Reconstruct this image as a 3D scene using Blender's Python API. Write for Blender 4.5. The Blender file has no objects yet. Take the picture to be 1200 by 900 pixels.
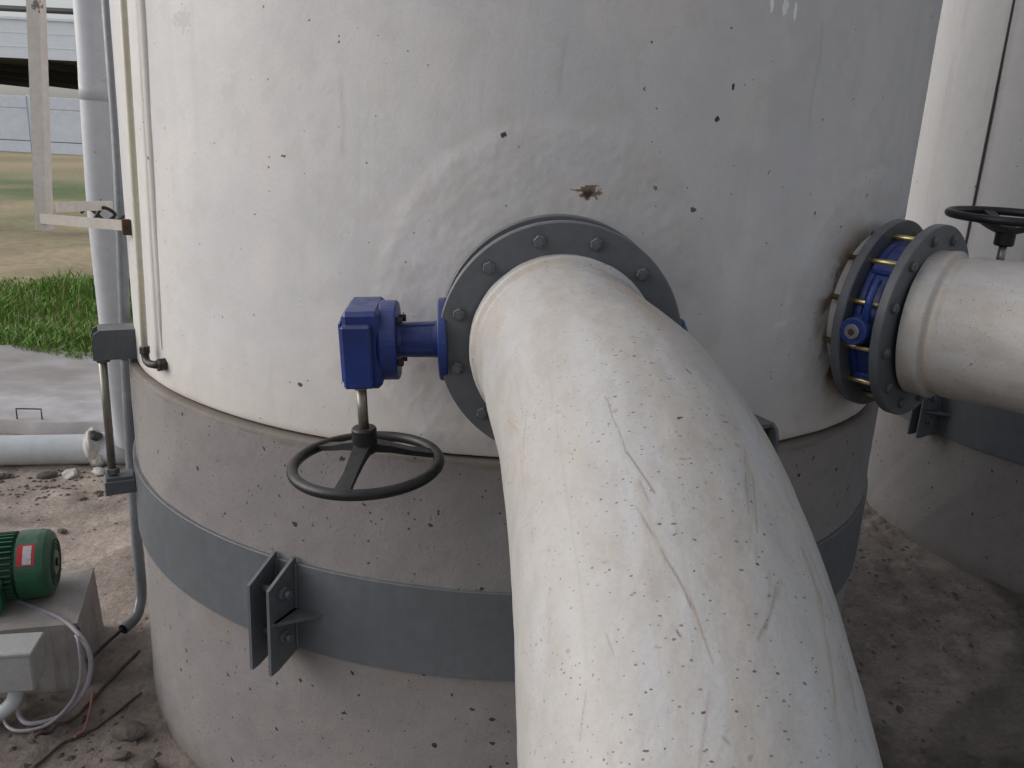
import bpy, math, random
import numpy as np
from mathutils import Vector, Matrix
random.seed(7); rng = np.random.default_rng(7)
SC = bpy.context.scene
COL = SC.collection
PI = math.pi
R = math.radians

# ------------------------------------------------------------------ camera
CAM_H = 2.188
PITCH, ROLL = 0.2795, 0.0525
cam_d = bpy.data.cameras.new('camera'); cam = bpy.data.objects.new('camera', cam_d); COL.objects.link(cam)
cam_d.sensor_width = 36.0; cam_d.lens = 980.74 / 1200 * 36; cam_d.clip_start = 0.02; cam_d.clip_end = 2000
cam.location = (0, 0, CAM_H)
cam.rotation_mode = 'QUATERNION'
cam.rotation_quaternion = (Matrix.Rotation(PI/2 - PITCH, 3, 'X') @ Matrix.Rotation(ROLL, 3, 'Z')).to_quaternion()
SC.camera = cam
# ------------------------------------------------------------------ sky, sun, exposure
SUN_EL, SUN_AZ = R(28), R(-95)            # azimuth from +Y, clockwise positive; light from the left
w = bpy.data.worlds.new('World'); SC.world = w; w.use_nodes = True
wn = w.node_tree; wn.nodes.clear()
sky = wn.nodes.new('ShaderNodeTexSky'); sky.sky_type = 'NISHITA'; sky.sun_disc = False
sky.sun_elevation = SUN_EL; sky.sun_rotation = SUN_AZ; sky.air_density = 1.0; sky.dust_density = 3.0; sky.ozone_density = 1.0; sky.altitude = 100
hs = wn.nodes.new('ShaderNodeHueSaturation'); hs.inputs['Saturation'].default_value = 0.30
bg = wn.nodes.new('ShaderNodeBackground'); bg.inputs['Strength'].default_value = 0.14
wo = wn.nodes.new('ShaderNodeOutputWorld')
wn.links.new(sky.outputs[0], hs.inputs['Color']); wn.links.new(hs.outputs[0], bg.inputs['Color']); wn.links.new(bg.outputs[0], wo.inputs[0])
sun_d = bpy.data.lights.new('sun', 'SUN'); sun_d.energy = 0.98; sun_d.angle = R(75); sun_d.color = (1, 0.975, 0.96)
sun = bpy.data.objects.new('sun', sun_d); COL.objects.link(sun)
sdir = Vector((math.sin(SUN_AZ)*math.cos(SUN_EL), math.cos(SUN_AZ)*math.cos(SUN_EL), math.sin(SUN_EL)))
sun.rotation_euler = sdir.to_track_quat('Z', 'Y').to_euler(); sun.location = (-6, -2, 8)
SC.view_settings.view_transform = 'Standard'; SC.view_settings.look = 'None'; SC.view_settings.gamma = 1
SC.view_settings.exposure = -0.03
SC.render.engine = 'CYCLES'

# ------------------------------------------------------------------ materials
def srgb(r, g, b): return tuple(((c/255)/12.92 if c/255 <= .04045 else ((c/255+.055)/1.055)**2.4) for c in (r, g, b))
def mat(name, base, var=None, vscale=3.0, vstretch=(1, 1, 1), rough=.6, bump=.0, bscale=40, bdist=.004, specks=(), paint=False,
        metal=0.0, fine=.06, rvar=.1, spec=.4, trans=0.0, vthr=(.35, .7), sstretch=(1, 1, 1), marks=(), dust=0.0, chips=0.0, clump=0.0, grain=0.0):
    m = bpy.data.materials.new(name); m.use_nodes = True; nt = m.node_tree; N = nt.nodes; L = nt.links
    b = N['Principled BSDF']; tc = N.new('ShaderNodeTexCoord')
    def noise(scale, det=4, vec=None, rg=.6):
        n = N.new('ShaderNodeTexNoise'); n.inputs['Scale'].default_value = scale; n.inputs['Detail'].default_value = det; n.inputs['Roughness'].default_value = rg
        L.new(vec if vec else tc.outputs['Object'], n.inputs['Vector']); return n.outputs['Fac']
    def mixc(fac, a, c):
        x = N.new('ShaderNodeMix'); x.data_type = 'RGBA'
        L.new(fac, x.inputs[0])
        for s, v in ((6, a), (7, c)):
            if isinstance(v, tuple): x.inputs[s].default_value = (*v[:3], 1)
            else: L.new(v, x.inputs[s])
        return x.outputs[2]
    def ramp(fac, lo, hi, vmax=1.0):
        x = N.new('ShaderNodeMapRange'); x.inputs[1].default_value = lo; x.inputs[2].default_value = hi; x.inputs[4].default_value = vmax
        L.new(fac, x.inputs[0]); return x.outputs[0]
    def math_(op, a, c):
        x = N.new('ShaderNodeMath'); x.operation = op
        for i, v in enumerate((a, c)):
            if isinstance(v, (int, float)): x.inputs[i].default_value = v
            else: L.new(v, x.inputs[i])
        return x.outputs[0]
    mp = N.new('ShaderNodeMapping'); mp.inputs['Scale'].default_value = vstretch; L.new(tc.outputs['Object'], mp.inputs['Vector'])
    col = base
    if var:
        col = mixc(ramp(noise(vscale, 6, mp.outputs[0]), *vthr), base, var)
    # fine tonal variation
    if fine:
        dark = tuple(c*(1-fine*2.2) for c in base)
        f = ramp(noise(vscale*9, 5), .35, .75, .55)
        col = mixc(f, col, dark if not var else tuple(c*(1-fine*2.2) for c in var))
    if paint:
        a1 = N.new('ShaderNodeAttribute'); a1.attribute_name = 'paint'
        col = mixc(a1.outputs['Alpha'], col, a1.outputs['Color'])
    if grain:       # fine grime in the pores of the coating
        col = mixc(ramp(noise(170, 3, None, .7), .46, .80, grain), col, tuple(c*.45 for c in base))
        col = mixc(ramp(noise(16, 7, None, .72), .50, .78, grain*.9), col, tuple(c*.62 for c in (base[0], base[1]*.96, base[2]*.9)))
    if specks or marks:
        wz = N.new('ShaderNodeTexNoise'); wz.inputs['Scale'].default_value = 75; wz.inputs['Detail'].default_value = 3; L.new(tc.outputs['Object'], wz.inputs['Vector'])
    cl = ramp(noise(2.6, 4), .28, .52) if clump else None
    for si, (sc, thr, gate, c, st) in enumerate(specks):
        sm = N.new('ShaderNodeMapping'); sm.inputs['Scale'].default_value = sstretch; L.new(tc.outputs['Object'], sm.inputs['Vector'])
        nz = wz
        add = N.new('ShaderNodeVectorMath'); add.operation = 'MULTIPLY_ADD'; add.inputs[1].default_value = (.5/sc,)*3
        L.new(nz.outputs['Color'], add.inputs[0]); L.new(sm.outputs[0], add.inputs[2])
        v = N.new('ShaderNodeTexVoronoi'); v.inputs['Scale'].default_value = sc; L.new(add.outputs[0], v.inputs['Vector'])
        sep = N.new('ShaderNodeSeparateColor'); L.new(v.outputs['Color'], sep.inputs[0])
        tr = math_('MULTIPLY', sep.outputs[1], thr)
        inside = math_('LESS_THAN', v.outputs['Distance'], tr); g = math_('GREATER_THAN', sep.outputs[0], gate)
        fac = math_('MULTIPLY', math_('MULTIPLY', inside, g), st)
        if cl and si: fac = math_('MULTIPLY', fac, cl)
        col = mixc(fac, col, c)
    for (c0, rad, c, st, wv) in marks:      # chips and spots at fixed places on the thing
        sb = N.new('ShaderNodeVectorMath'); sb.operation = 'SUBTRACT'; sb.inputs[1].default_value = c0; L.new(tc.outputs['Object'], sb.inputs[0])
        ml = N.new('ShaderNodeVectorMath'); ml.operation = 'MULTIPLY'; ml.inputs[1].default_value = tuple(1/q for q in rad); L.new(sb.outputs[0], ml.inputs[0])
        nz = wz
        ad = N.new('ShaderNodeVectorMath'); ad.operation = 'MULTIPLY_ADD'; ad.inputs[1].default_value = (wv,)*3; L.new(nz.outputs['Color'], ad.inputs[0]); L.new(ml.outputs[0], ad.inputs[2])
        sh = N.new('ShaderNodeVectorMath'); sh.operation = 'SUBTRACT'; sh.inputs[1].default_value = (wv*.5,)*3; L.new(ad.outputs[0], sh.inputs[0])
        ln = N.new('ShaderNodeVectorMath'); ln.operation = 'LENGTH'; L.new(sh.outputs[0], ln.inputs[0])
        x = N.new('ShaderNodeMapRange'); x.inputs[1].default_value = .95; x.inputs[2].default_value = .75; x.inputs[4].default_value = st; L.new(ln.outputs['Value'], x.inputs[0])
        col = mixc(x.outputs[0], col, c)
    if chips:       # worn paint showing rusty primer, in noisy flecks
        col = mixc(ramp(noise(38, 6, None, .75), .70, .73, chips), col, (.10, .06, .04))
    if dust:        # pale dust settled on faces that look up
        ge = N.new('ShaderNodeNewGeometry'); sx = N.new('ShaderNodeSeparateXYZ'); L.new(ge.outputs['Normal'], sx.inputs[0])
        col = mixc(math_('MULTIPLY', ramp(sx.outputs[2], .15, 1.0, dust), ramp(noise(25, 6), .25, .7)), col, (.30, .27, .25))
    if isinstance(col, tuple): b.inputs['Base Color'].default_value = (*col, 1)
    else: L.new(col, b.inputs['Base Color'])
    rr = ramp(noise(vscale*3), .3, .75); x = N.new('ShaderNodeMapRange'); x.inputs[3].default_value = rough-rvar; x.inputs[4].default_value = min(1, rough+rvar); L.new(rr, x.inputs[0]); L.new(x.outputs[0], b.inputs['Roughness'])
    b.inputs['Metallic'].default_value = metal; b.inputs['Specular IOR Level'].default_value = spec
    if trans: b.inputs['Transmission Weight'].default_value = trans
    if bump:
        bp = N.new('ShaderNodeBump'); bp.inputs['Strength'].default_value = bump; bp.inputs['Distance'].default_value = bdist
        L.new(noise(bscale, 6), bp.inputs['Height']); L.new(bp.outputs[0], b.inputs['Normal'])
    return m
DARK = (.02, .018, .017)
def wall_mark(a, z, r, c, st=.95, wv=1.6, rz=None):
    r *= .78; rz = rz and rz*.78
    return ((math.cos(a)*1.5, math.sin(a)*1.5, z-1.372), (r, r*2, rz or r), c, st, wv)
TANK_MARKS = (wall_mark(-1.437, 2.078, .075, (.60, .55, .50), .35, 1.2, .04), wall_mark(-1.442, 2.081, .038, (.15, .095, .06), .9, 2.0, .024), wall_mark(-1.444, 2.080, .020, (.05, .03, .02), .95, 1.8, .014), wall_mark(-1.455, 2.086, .034, (.14, .09, .06), .9, 1.6, .004),
    wall_mark(-1.2558, 2.049, .013, (.10, .08, .06)), wall_mark(-1.229, 2.272, .010, DARK), wall_mark(-1.587, 2.207, .011, DARK), wall_mark(-2.2211, 2.46, .05, (.50, .48, .46), .7, 2.6, .04), wall_mark(-1.205, 2.35, .006, DARK, .95, 1.5, .012),
    wall_mark(-1.33, 2.10, .010, (.2, .17, .14)), wall_mark(-1.95, 1.52, .013, DARK, .9, 1.5, .008), wall_mark(-1.148, 2.552, .008, (.95, .95, .95), 1, 1.2, .035), wall_mark(-1.12, 2.545, .012, (.9, .9, .9), .9, 1.8, .03), wall_mark(-1.097, 2.54, .006, (.95, .95, .95), 1, 1.2, .03))
M = {}
M['frp'] = mat('white_fibreglass_paint', (.66, .646, .648), (.61, .60, .605), 1.6, (1, 1, .35), rough=.58, bump=.26, bscale=80, bdist=.003, paint=True, fine=.035, marks=TANK_MARKS,
               specks=((14, .08, .45, DARK, .9), (40, .12, .72, (.10, .085, .075), .85)), grain=.16)
M['pipe'] = mat('white_pipe_paint', (.445, .432, .422), (.41, .392, .375), 3.0, (1, .35, .6), rough=.46, bump=.35, bscale=80, bdist=.0025, paint=True, fine=.05, vthr=(.48, .8), grain=.2,
                sstretch=(.55, 1, 1), clump=1, specks=((26, .060, .0, DARK, .9), (66, .115, .0, (.07, .06, .055), .9), (95, .15, .0, (.10, .08, .07), .85), (140, .18, .0, (.16, .13, .11), .8), (50, .17, .45, (.28, .23, .19), .6)))
M['frp_plain'] = mat('white_fibreglass_paint_plain', (.70, .67, .645), (.62, .585, .55), 4, rough=.5, bump=.25, bscale=55, bdist=.003, fine=.06, specks=((30, .15, .6, DARK, .8),))
M['ped'] = mat('pedestal_paint', (.262, .243, .240), (.215, .202, .204), 1.3, rough=.72, bump=.4, bscale=70, bdist=.004, grain=.3, paint=True, fine=.06,
               specks=((20, .17, .15, DARK, .9), (48, .19, .35, (.05, .04, .04), .85), (90, .18, .4, (.07, .06, .06), .7)))
M['slate'] = mat('slate_grey_steel_paint', (.120, .131, .145), (.098, .106, .118), 4, rough=.45, dust=.35, chips=.5, bump=.12, bscale=60, bdist=.002, fine=.1, specks=((40, .16, .93, DARK, .6),))
M['band'] = mat('blue_grey_band_paint', (.120, .134, .148), (.098, .109, .121), 2.5, rough=.5, dust=.3, chips=.45, bump=.2, bscale=40, bdist=.002, fine=.08, specks=((22, .13, .86, DARK, .7),))
M['blue'] = mat('blue_valve_enamel', (.013, .042, .235), (.011, .028, .14), 9, rough=.40, dust=.25, chips=.5, bump=.3, bscale=90, bdist=.0015, fine=.15, spec=.5)
M['black'] = mat('black_handwheel_paint', (.012, .012, .015), (.02, .02, .022), 20, rough=.42, dust=.12, bump=.2, bscale=120, bdist=.001, fine=.1)
M['stem'] = mat('dull_steel', (.30, .29, .25), (.22, .20, .17), 20, rough=.38, metal=.7, fine=.1)
M['zinc'] = mat('yellow_zinc', (.60, .50, .26), (.52, .42, .20), 6, rough=.3, metal=.9, fine=.03)
M['plug'] = mat('grey_plug_steel', (.28, .28, .28), (.2, .2, .2), 30, rough=.4, metal=.6)
M['pvc'] = mat('pale_grey_pvc', (.58, .60, .645), (.51, .53, .57), 2, (1, 1, .3), rough=.4, fine=.05, specks=((30, .14, .9, (.1, .09, .08), .6),))
M['pvcg'] = mat('blue_white_pvc', (.60, .635, .66), (.50, .52, .53), 2, rough=.38, fine=.06, specks=((25, .16, .88, (.12, .1, .09), .7),))
M['conduit'] = mat('galvanised_conduit', (.27, .29, .31), (.20, .215, .23), 5, rough=.4, metal=.3, fine=.1)
M['white_iron'] = mat('chipped_white_iron_paint', (.70, .68, .65), (.52, .47, .42), 5, (1, 1, .4), rough=.5, fine=.05, specks=((30, .25, .90, (.10, .045, .02), .9), (9, .16, .88, (.12, .06, .03), .8)))
M['rust'] = mat('rusty_iron', (.05, .03, .022), (.12, .06, .035), 30, rough=.8, fine=.1)
M['tube'] = mat('yellowed_clear_hose', (.70, .67, .55), (.64, .59, .45), 4, rough=.3, trans=0.0, fine=.05)
M['fit'] = mat('black_plastic_fitting', (.02, .02, .018), (.05, .045, .04), 30, rough=.5)
M['concrete'] = mat('worn_concrete', (.40, .375, .36), (.29, .26, .24), 1.4, rough=.85, bump=.6, bscale=35, bdist=.006, fine=.1, specks=((24, .14, .85, (.06, .05, .05), .7),))
M['slab'] = mat('stained_slab', (.54, .53, .545), (.33, .29, .275), .55, (1, 1.6, 1), rough=.75, bump=.4, bscale=20, bdist=.006, fine=.1, vthr=(.42, .62))
M['green'] = mat('green_motor_enamel', (.020, .125, .060), (.015, .085, .042), 12, rough=.42, dust=.3, chips=.3, bump=.2, bscale=60, bdist=.001, fine=.12, spec=.5)
M['dgreen'] = mat('dusty_green_enamel', (.014, .06, .033), (.03, .06, .04), 12, rough=.6, fine=.1)
M['red'] = mat('red_sticker', (.45, .035, .04), None, rough=.4)
M['sticker'] = mat('white_sticker', (.6, .58, .58), (.42, .40, .42), 60, (1, 3, 1), rough=.4)
M['gbox'] = mat('pale_grey_box', (.42, .42, .42), (.34, .33, .32), 6, rough=.5, fine=.08)
M['cable'] = mat('black_cable', (.025, .025, .027), None, rough=.5)
M['hose'] = mat('white_flexible_conduit', (.36, .34, .37), (.24, .22, .25), 9, rough=.5)
M['rope'] = mat('dusty_wire', (.17, .12, .10), (.10, .075, .065), 12, rough=.9)
M['pink'] = mat('faded_red_cord', (.28, .13, .11), None, rough=.9)
M['rock'] = mat('dusty_stone', (.15, .125, .108), (.085, .07, .06), 9, rough=.95, bump=.7, bscale=30, bdist=.01, fine=.12)
M['plaster'] = mat('white_mortar', (.66, .65, .63), (.4, .36, .32), 12, rough=.9, bump=.6, bscale=50, bdist=.006)
M['wall'] = mat('pale_blue_wall_paint', (.76, .83, .95), (.66, .72, .84), .35, (1, 1, 2.5), rough=.8, fine=.06)
M['fascia'] = mat('pale_sheet_metal', (.82, .87, .96), (.78, .83, .93), .15, rough=.5, fine=.04)
M['under'] = mat('shade_dark_roof_underside', (.085, .082, .088), (.11, .10, .10), .3, rough=.9)  # shade below the shed roof is put into this dark grey
M['dsteel'] = mat('dark_steel', (.06, .06, .065), None, rough=.6)
M['seam'] = mat('dark_seam_sealant', (.09, .085, .08), None, rough=.8)

def grass_mat():
    m = bpy.data.materials.new('green_grass'); m.use_nodes = True; nt = m.node_tree; b = nt.nodes['Principled BSDF']
    a = nt.nodes.new('ShaderNodeAttribute'); a.attribute_name = 'paint'
    nt.links.new(a.outputs['Color'], b.inputs['Base Color']); b.inputs['Roughness'].default_value = .6
    return m
M['grass'] = grass_mat()
def ground_mat():
    m = bpy.data.materials.new('dusty_earth_and_lawn'); m.use_nodes = True; nt = m.node_tree; N = nt.nodes; L = nt.links; b = N['Principled BSDF']
    a = N.new('ShaderNodeAttribute'); a.attribute_name = 'paint'
    tc = N.new('ShaderNodeTexCoord')
    def nz(s, d=8, rg=.65, st=(1, 1, 1)):
        mp = N.new('ShaderNodeMapping'); mp.inputs['Scale'].default_value = st; L.new(tc.outputs['Object'], mp.inputs['Vector'])
        n = N.new('ShaderNodeTexNoise'); n.inputs['Scale'].default_value = s; n.inputs['Detail'].default_value = d; n.inputs['Roughness'].default_value = rg; L.new(mp.outputs[0], n.inputs['Vector']); return n.outputs['Fac']
    def mr(f, lo, hi, o0, o1):
        x = N.new('ShaderNodeMapRange'); x.inputs[1].default_value = lo; x.inputs[2].default_value = hi; x.inputs[3].default_value = o0; x.inputs[4].default_value = o1; L.new(f, x.inputs[0]); return x.outputs[0]
    v1 = mr(nz(5), .3, .7, .72, 1.15); v2 = mr(nz(45), .3, .7, .72, 1.18)
    mu = N.new('ShaderNodeMath'); mu.operation = 'MULTIPLY'; L.new(v1, mu.inputs[0]); L.new(v2, mu.inputs[1])
    vm = N.new('ShaderNodeVectorMath'); vm.operation = 'SCALE'; L.new(a.outputs['Color'], vm.inputs[0]); L.new(mu.outputs[0], vm.inputs['Scale'])
    L.new(vm.outputs[0], b.inputs['Base Color'])
    rg = mr(a.outputs['Alpha'], 0, 1, .55, .95); L.new(rg, b.inputs['Roughness'])
    bp = N.new('ShaderNodeBump'); bp.inputs['Strength'].default_value = .7; bp.inputs['Distance'].default_value = .02; L.new(nz(28), bp.inputs['Height']); L.new(bp.outputs[0], b.inputs['Normal'])
    return m
M['ground'] = ground_mat()

# ------------------------------------------------------------------ mesh helpers
def fbm(x, y, seed=0, octs=4, lac=2.0, gain=.5):
    x = np.asarray(x, float); y = np.asarray(y, float); out = np.zeros(np.broadcast(x, y).shape); amp = 1; tot = 0
    for o in range(octs):
        xi = np.floor(x).astype(np.int64); yi = np.floor(y).astype(np.int64); fx = x-xi; fy = y-yi
        fx = fx*fx*(3-2*fx); fy = fy*fy*(3-2*fy)
        def h(a, c):
            n = (a*374761393 + c*668265263 + (seed+o)*1442695041) & 0xffffffff
            n = ((n ^ (n >> 13))*1274126177) & 0xffffffff
            return ((n ^ (n >> 16)) & 0xffff)/65535.0
        out += amp*((h(xi, yi)*(1-fx)+h(xi+1, yi)*fx)*(1-fy)+(h(xi, yi+1)*(1-fx)+h(xi+1, yi+1)*fx)*fy); tot += amp; amp *= gain; x = x*lac+17.3; y = y*lac+5.1
    return out/tot
class MB:
    """collects geometry for ONE mesh object"""
    def __init__(s): s.v = []; s.f = []; s.sm = []; s.mi = []
    def add(s, vs, fs, smooth=False, mi=0):
        o = len(s.v); s.v += [tuple(x) for x in vs]; s.f += [tuple(i+o for i in f) for f in fs]; s.sm += [smooth]*len(fs); s.mi += [mi]*len(fs); return s
    def box(s, c, size, rot=None, bev=0.0, mi=0):
        hx, hy, hz = (q/2 for q in size); c = Vector(c); rot = rot or Matrix.Identity(3)
        if not bev:
            vs = [Vector((x, y, z)) for x in (-hx, hx) for y in (-hy, hy) for z in (-hz, hz)]
            fs = [(0, 1, 3, 2), (4, 6, 7, 5), (0, 4, 5, 1), (2, 3, 7, 6), (0, 2, 6, 4), (1, 5, 7, 3)]
        else:
            b = min(bev, hx*.9, hy*.9, hz*.9); vs = []; idx = {}
            for x in (-1, 1):
                for y in (-1, 1):
                    for z in (-1, 1):
                        for ax in range(3):
                            q = [x*(hx-b), y*(hy-b), z*(hz-b)]; q[ax] = (x*hx, y*hy, z*hz)[ax]; idx[(x, y, z, ax)] = len(vs); vs.append(Vector(q))
            fs = []; S = (-1, 1)
            for ax in range(3):
                o1, o2 = [(1, 2), (2, 0), (0, 1)][ax]
                for sg in S:
                    quad = []
                    for a, c2 in ((-1, -1), (1, -1), (1, 1), (-1, 1)):
                        k = [0, 0, 0]; k[ax] = sg; k[o1] = a; k[o2] = c2; quad.append(idx[(*k, ax)])
                    fs.append(tuple(quad if sg > 0 else quad[::-1]))
            for ax in range(3):
                o1, o2 = [(1, 2), (2, 0), (0, 1)][ax]
                for a in S:
                    for c2 in S:
                        def g(e, which):
                            k = [0, 0, 0]; k[ax] = e; k[o1] = a; k[o2] = c2; return idx[(*k, which)]
                        q = (g(-1, o1), g(1, o1), g(1, o2), g(-1, o2)); fs.append(q if a*c2 < 0 else q[::-1])
            for x in S:
                for y in S:
                    for z in S:
                        q = tuple(idx[(x, y, z, k)] for k in range(3)); fs.append(q if x*y*z > 0 else q[::-1])
        return s.add([rot @ q + c for q in vs], fs, mi=mi)
    def tube(s, pts, r, seg=16, caps=True, smooth=True, closed=False, mi=0):
        pts = [Vector(p) for p in pts]; n = len(pts); rs = r if isinstance(r, (list, tuple)) else [r]*n
        T = []
        for i in range(n):
            a = pts[(i-1) % n] if closed or i > 0 else pts[i]; b = pts[(i+1) % n] if closed or i < n-1 else pts[i]
            T.append((b-a).normalized())
        u = T[0].orthogonal().normalized(); vs = []
        for i in range(n):
            u = (u - T[i]*u.dot(T[i])).normalized(); v = T[i].cross(u)
            for k in range(seg):
                t = 2*PI*k/seg; vs.append(pts[i]+(u*math.cos(t)+v*math.sin(t))*rs[i])
        fs = []
        for i in range(n if closed else n-1):
            j = (i+1) % n
            for k in range(seg): fs.append((i*seg+k, i*seg+(k+1) % seg, j*seg+(k+1) % seg, j*seg+k))
        s.add(vs, fs, smooth, mi)
        if caps and not closed: s.add(vs[:seg], [tuple(range(seg))[::-1]], False, mi); s.add(vs[-seg:], [tuple(range(seg))], False, mi)
        return s
    def lathe(s, prof, o=(0, 0, 0), ax=(0, 0, 1), seg=48, smooth=False, closed=False, mi=0):
        """prof: (r, h) pairs turned about ax"""
        ax = Vector(ax).normalized(); u = ax.orthogonal().normalized(); v = ax.cross(u); o = Vector(o); vs = []
        for r, h in prof:
            for k in range(seg):
                t = 2*PI*k/seg; vs.append(o+ax*h+(u*math.cos(t)+v*math.sin(t))*r)
        n = len(prof); fs = []
        for i in range(n if closed else n-1):
            j = (i+1) % n
            for k in range(seg): fs.append((i*seg+k, i*seg+(k+1) % seg, j*seg+(k+1) % seg, j*seg+k))
        return s.add(vs, fs, smooth, mi)
    def disc(s, r, th, o=(0, 0, 0), ax=(0, 0, 1), seg=48, bev=.003, mi=0):
        return s.lathe([(1e-4, 0), (r-bev, 0), (r, bev), (r, th-bev), (r-bev, th), (1e-4, th)], o, ax, seg, mi=mi)
    def ring(s, r0, r1, th, o=(0, 0, 0), ax=(0, 0, 1), seg=96, bev=.003, mi=0):
        return s.lathe([(r0, 0), (r1-bev, 0), (r1, bev), (r1, th-bev), (r1-bev, th), (r0, th)], o, ax, seg, closed=True, mi=mi)
    def prism(s, poly, h0, h1, M3=None, o=(0, 0, 0), mi=0):
        """poly (x, z) extruded along y between h0 and h1, then turned by M3"""
        M3 = M3 or Matrix.Identity(3); o = Vector(o); n = len(poly)
        vs = [M3 @ Vector((x, h, z))+o for h in (h0, h1) for x, z in poly]
        fs = [tuple(range(n)), tuple(range(2*n-1, n-1, -1))]+[(i, i+n, (i+1) % n+n, (i+1) % n) for i in range(n)]
        return s.add(vs, fs, mi=mi)
    def mesh(s, name, mats):
        me = bpy.data.meshes.new(name); me.from_pydata(s.v, [], s.f)
        for m in (mats if isinstance(mats, (list, tuple)) else [mats]): me.materials.append(M[m])
        me.polygons.foreach_set('use_smooth', s.sm); me.polygons.foreach_set('material_index', s.mi)
        import bmesh
        bm = bmesh.new(); bm.from_mesh(me); bmesh.ops.remove_doubles(bm, verts=bm.verts, dist=1e-6); bmesh.ops.recalc_face_normals(bm, faces=bm.faces); bm.to_mesh(me); bm.free()
        return me
    def build(s, name, mats, parent=None, loc=None):
        o = link(name, s.mesh(name, mats), parent)
        if loc is not None: o.location = loc
        return o
def link(name, me, parent=None):
    o = bpy.data.objects.new(name, me); COL.objects.link(o)
    if parent is not None: o.parent = parent
    return o
def tag(o, label=None, cat=None, group=None, kind=None):
    for k, v in (('label', label), ('category', cat), ('group', group), ('kind', kind)):
        if v: o[k] = v
    return o
def thing(name, label, cat, loc=(0, 0, 0), rz=0, group=None):
    o = bpy.data.objects.new(name, None); COL.objects.link(o); o.location = loc; o.rotation_euler = (0, 0, rz); o.empty_display_size = .05
    return tag(o, label, cat, group)
def copy_tree(o, parent=None):
    c = o.copy(); COL.objects.link(c); c.parent = parent
    for ch in list(o.children): copy_tree(ch, c)
    return c
def grid_mesh(name, P, mats, paint=None, wrap=False, flip=False):
    """P: (n, m, 3) array of points"""
    n, m = P.shape[:2]; I = np.arange(n*m).reshape(n, m); J = np.concatenate([I, I[:, :1]], 1) if wrap else I
    F = np.stack([J[:-1, :-1], J[:-1, 1:], J[1:, 1:], J[1:, :-1]], -1).reshape(-1, 4)
    if flip: F = F[:, ::-1]
    me = bpy.data.meshes.new(name); me.vertices.add(n*m); me.vertices.foreach_set('co', P.reshape(-1).astype(np.float32))
    me.loops.add(F.size); me.loops.foreach_set('vertex_index', F.reshape(-1).astype(np.int32))
    me.polygons.add(len(F)); me.polygons.foreach_set('loop_start', np.arange(0, F.size, 4, dtype=np.int32)); me.polygons.foreach_set('loop_total', np.full(len(F), 4, np.int32))
    me.polygons.foreach_set('use_smooth', np.ones(len(F), bool)); me.materials.append(M[mats])
    me.update(calc_edges=True)
    if paint is not None:
        a = me.color_attributes.new('paint', 'FLOAT_COLOR', 'POINT'); a.data.foreach_set('color', paint.reshape(-1).astype(np.float32))
    me.validate(); return me
def over(pt, col, al):
    """lay a stain of colour col and coverage al over the paint array"""
    al = np.clip(al, 0, 1); a0 = pt[..., 3]; an = al+a0*(1-al)
    for i in range(3): pt[..., i] = np.where(an > 1e-6, (col[i]*al+pt[..., i]*a0*(1-al))/np.maximum(an, 1e-6), pt[..., i])
    pt[..., 3] = an
def sst(x, a, b):
    t = np.clip((x-a)/(b-a), 0, 1); return t*t*(3-2*t)
def smooth_path(pts, n=8):
    pts = [Vector(p) for p in pts]; out = []
    for i in range(len(pts)-1):
        p0 = pts[max(i-1, 0)]; p1 = pts[i]; p2 = pts[i+1]; p3 = pts[min(i+2, len(pts)-1)]
        for k in range(n):
            t = k/n; out.append(.5*((2*p1)+(p2-p0)*t+(2*p0-5*p1+4*p2-p3)*t*t+(3*p1-p0-3*p2+p3)*t**3))
    return out+[pts[-1]]

# ------------------------------------------------------------------ layout constants (metres)
C1 = np.array([-.0277, 3.606]); C2 = np.array([3.91, 5.08])        # tank axes
RT, RP, RB = 1.50, 1.526, 1.538                                     # shell, pedestal, band radius
Z_RIM, Z_BT, Z_BB = 1.372, .988, .708
A1, A2 = .0806, .815                                                # nozzle headings
ZN, LN = 1.7396, 1.695                                              # nozzle axis height, pipe flange face from tank axis
FT, FG = .028, .088                                                 # flange thickness, valve gap
RF, RBC = .287, .2486                                               # flange and bolt-circle radius
N1 = (.0806, .055, -.040); N2 = (.8267, .735, -.021)                # position angle, heading, tilt of each outlet
def frame(N):
    p = Vector((C1[0]+math.sin(N[0])*LN, C1[1]-math.cos(N[0])*LN, ZN))
    return p, Matrix.Rotation(N[1], 3, 'Z') @ Matrix.Rotation(-N[2], 3, 'X')

# ------------------------------------------------------------------ ground (one sheet out to the horizon)
def graded(lo, a, b, hi, step, grow=1.12):
    c = list(np.arange(a, b+step*.5, step)); s = step; x = c[-1]
    while x < hi: s *= grow; x += s; c.append(x)
    s = step; x = c[0]
    while x > lo: s *= grow; x -= s; c.insert(0, x)
    return np.array(c)
gx = graded(-600, -3.7, 3.4, 600, .022); gy = graded(-600, 1.6, 6.4, 900, .022)
GX, GY = np.meshgrid(gx, gy, indexing='ij')
near = 1-sst(np.hypot(GX-0, GY-3.6), 5.5, 9)
def gheight(X, Y):
    h = (fbm(X*1.3, Y*1.3, 3, 3)-.5)*.05+(fbm(X*6, Y*6, 5, 4)-.5)*.03
    clod = sst(fbm(X*2.2, Y*2.2, 9, 2), .5, .66)*(np.abs(fbm(X*14, Y*14, 11, 4)-.5))*.11
    return h+clod
GZ = gheight(GX, GY)*near-.012*near
GZ += (1-near)*(-.02)
for Cc in ((-.0277, 3.606), (3.91, 5.08)): GZ += .03*np.exp(-((np.hypot(GX-Cc[0], GY-Cc[1])-1.53)/.05)**2)*fbm(GX*5, GY*5, 55, 3)
paint = np.zeros(GX.shape+(4,)); paint[..., 3] = 1
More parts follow.
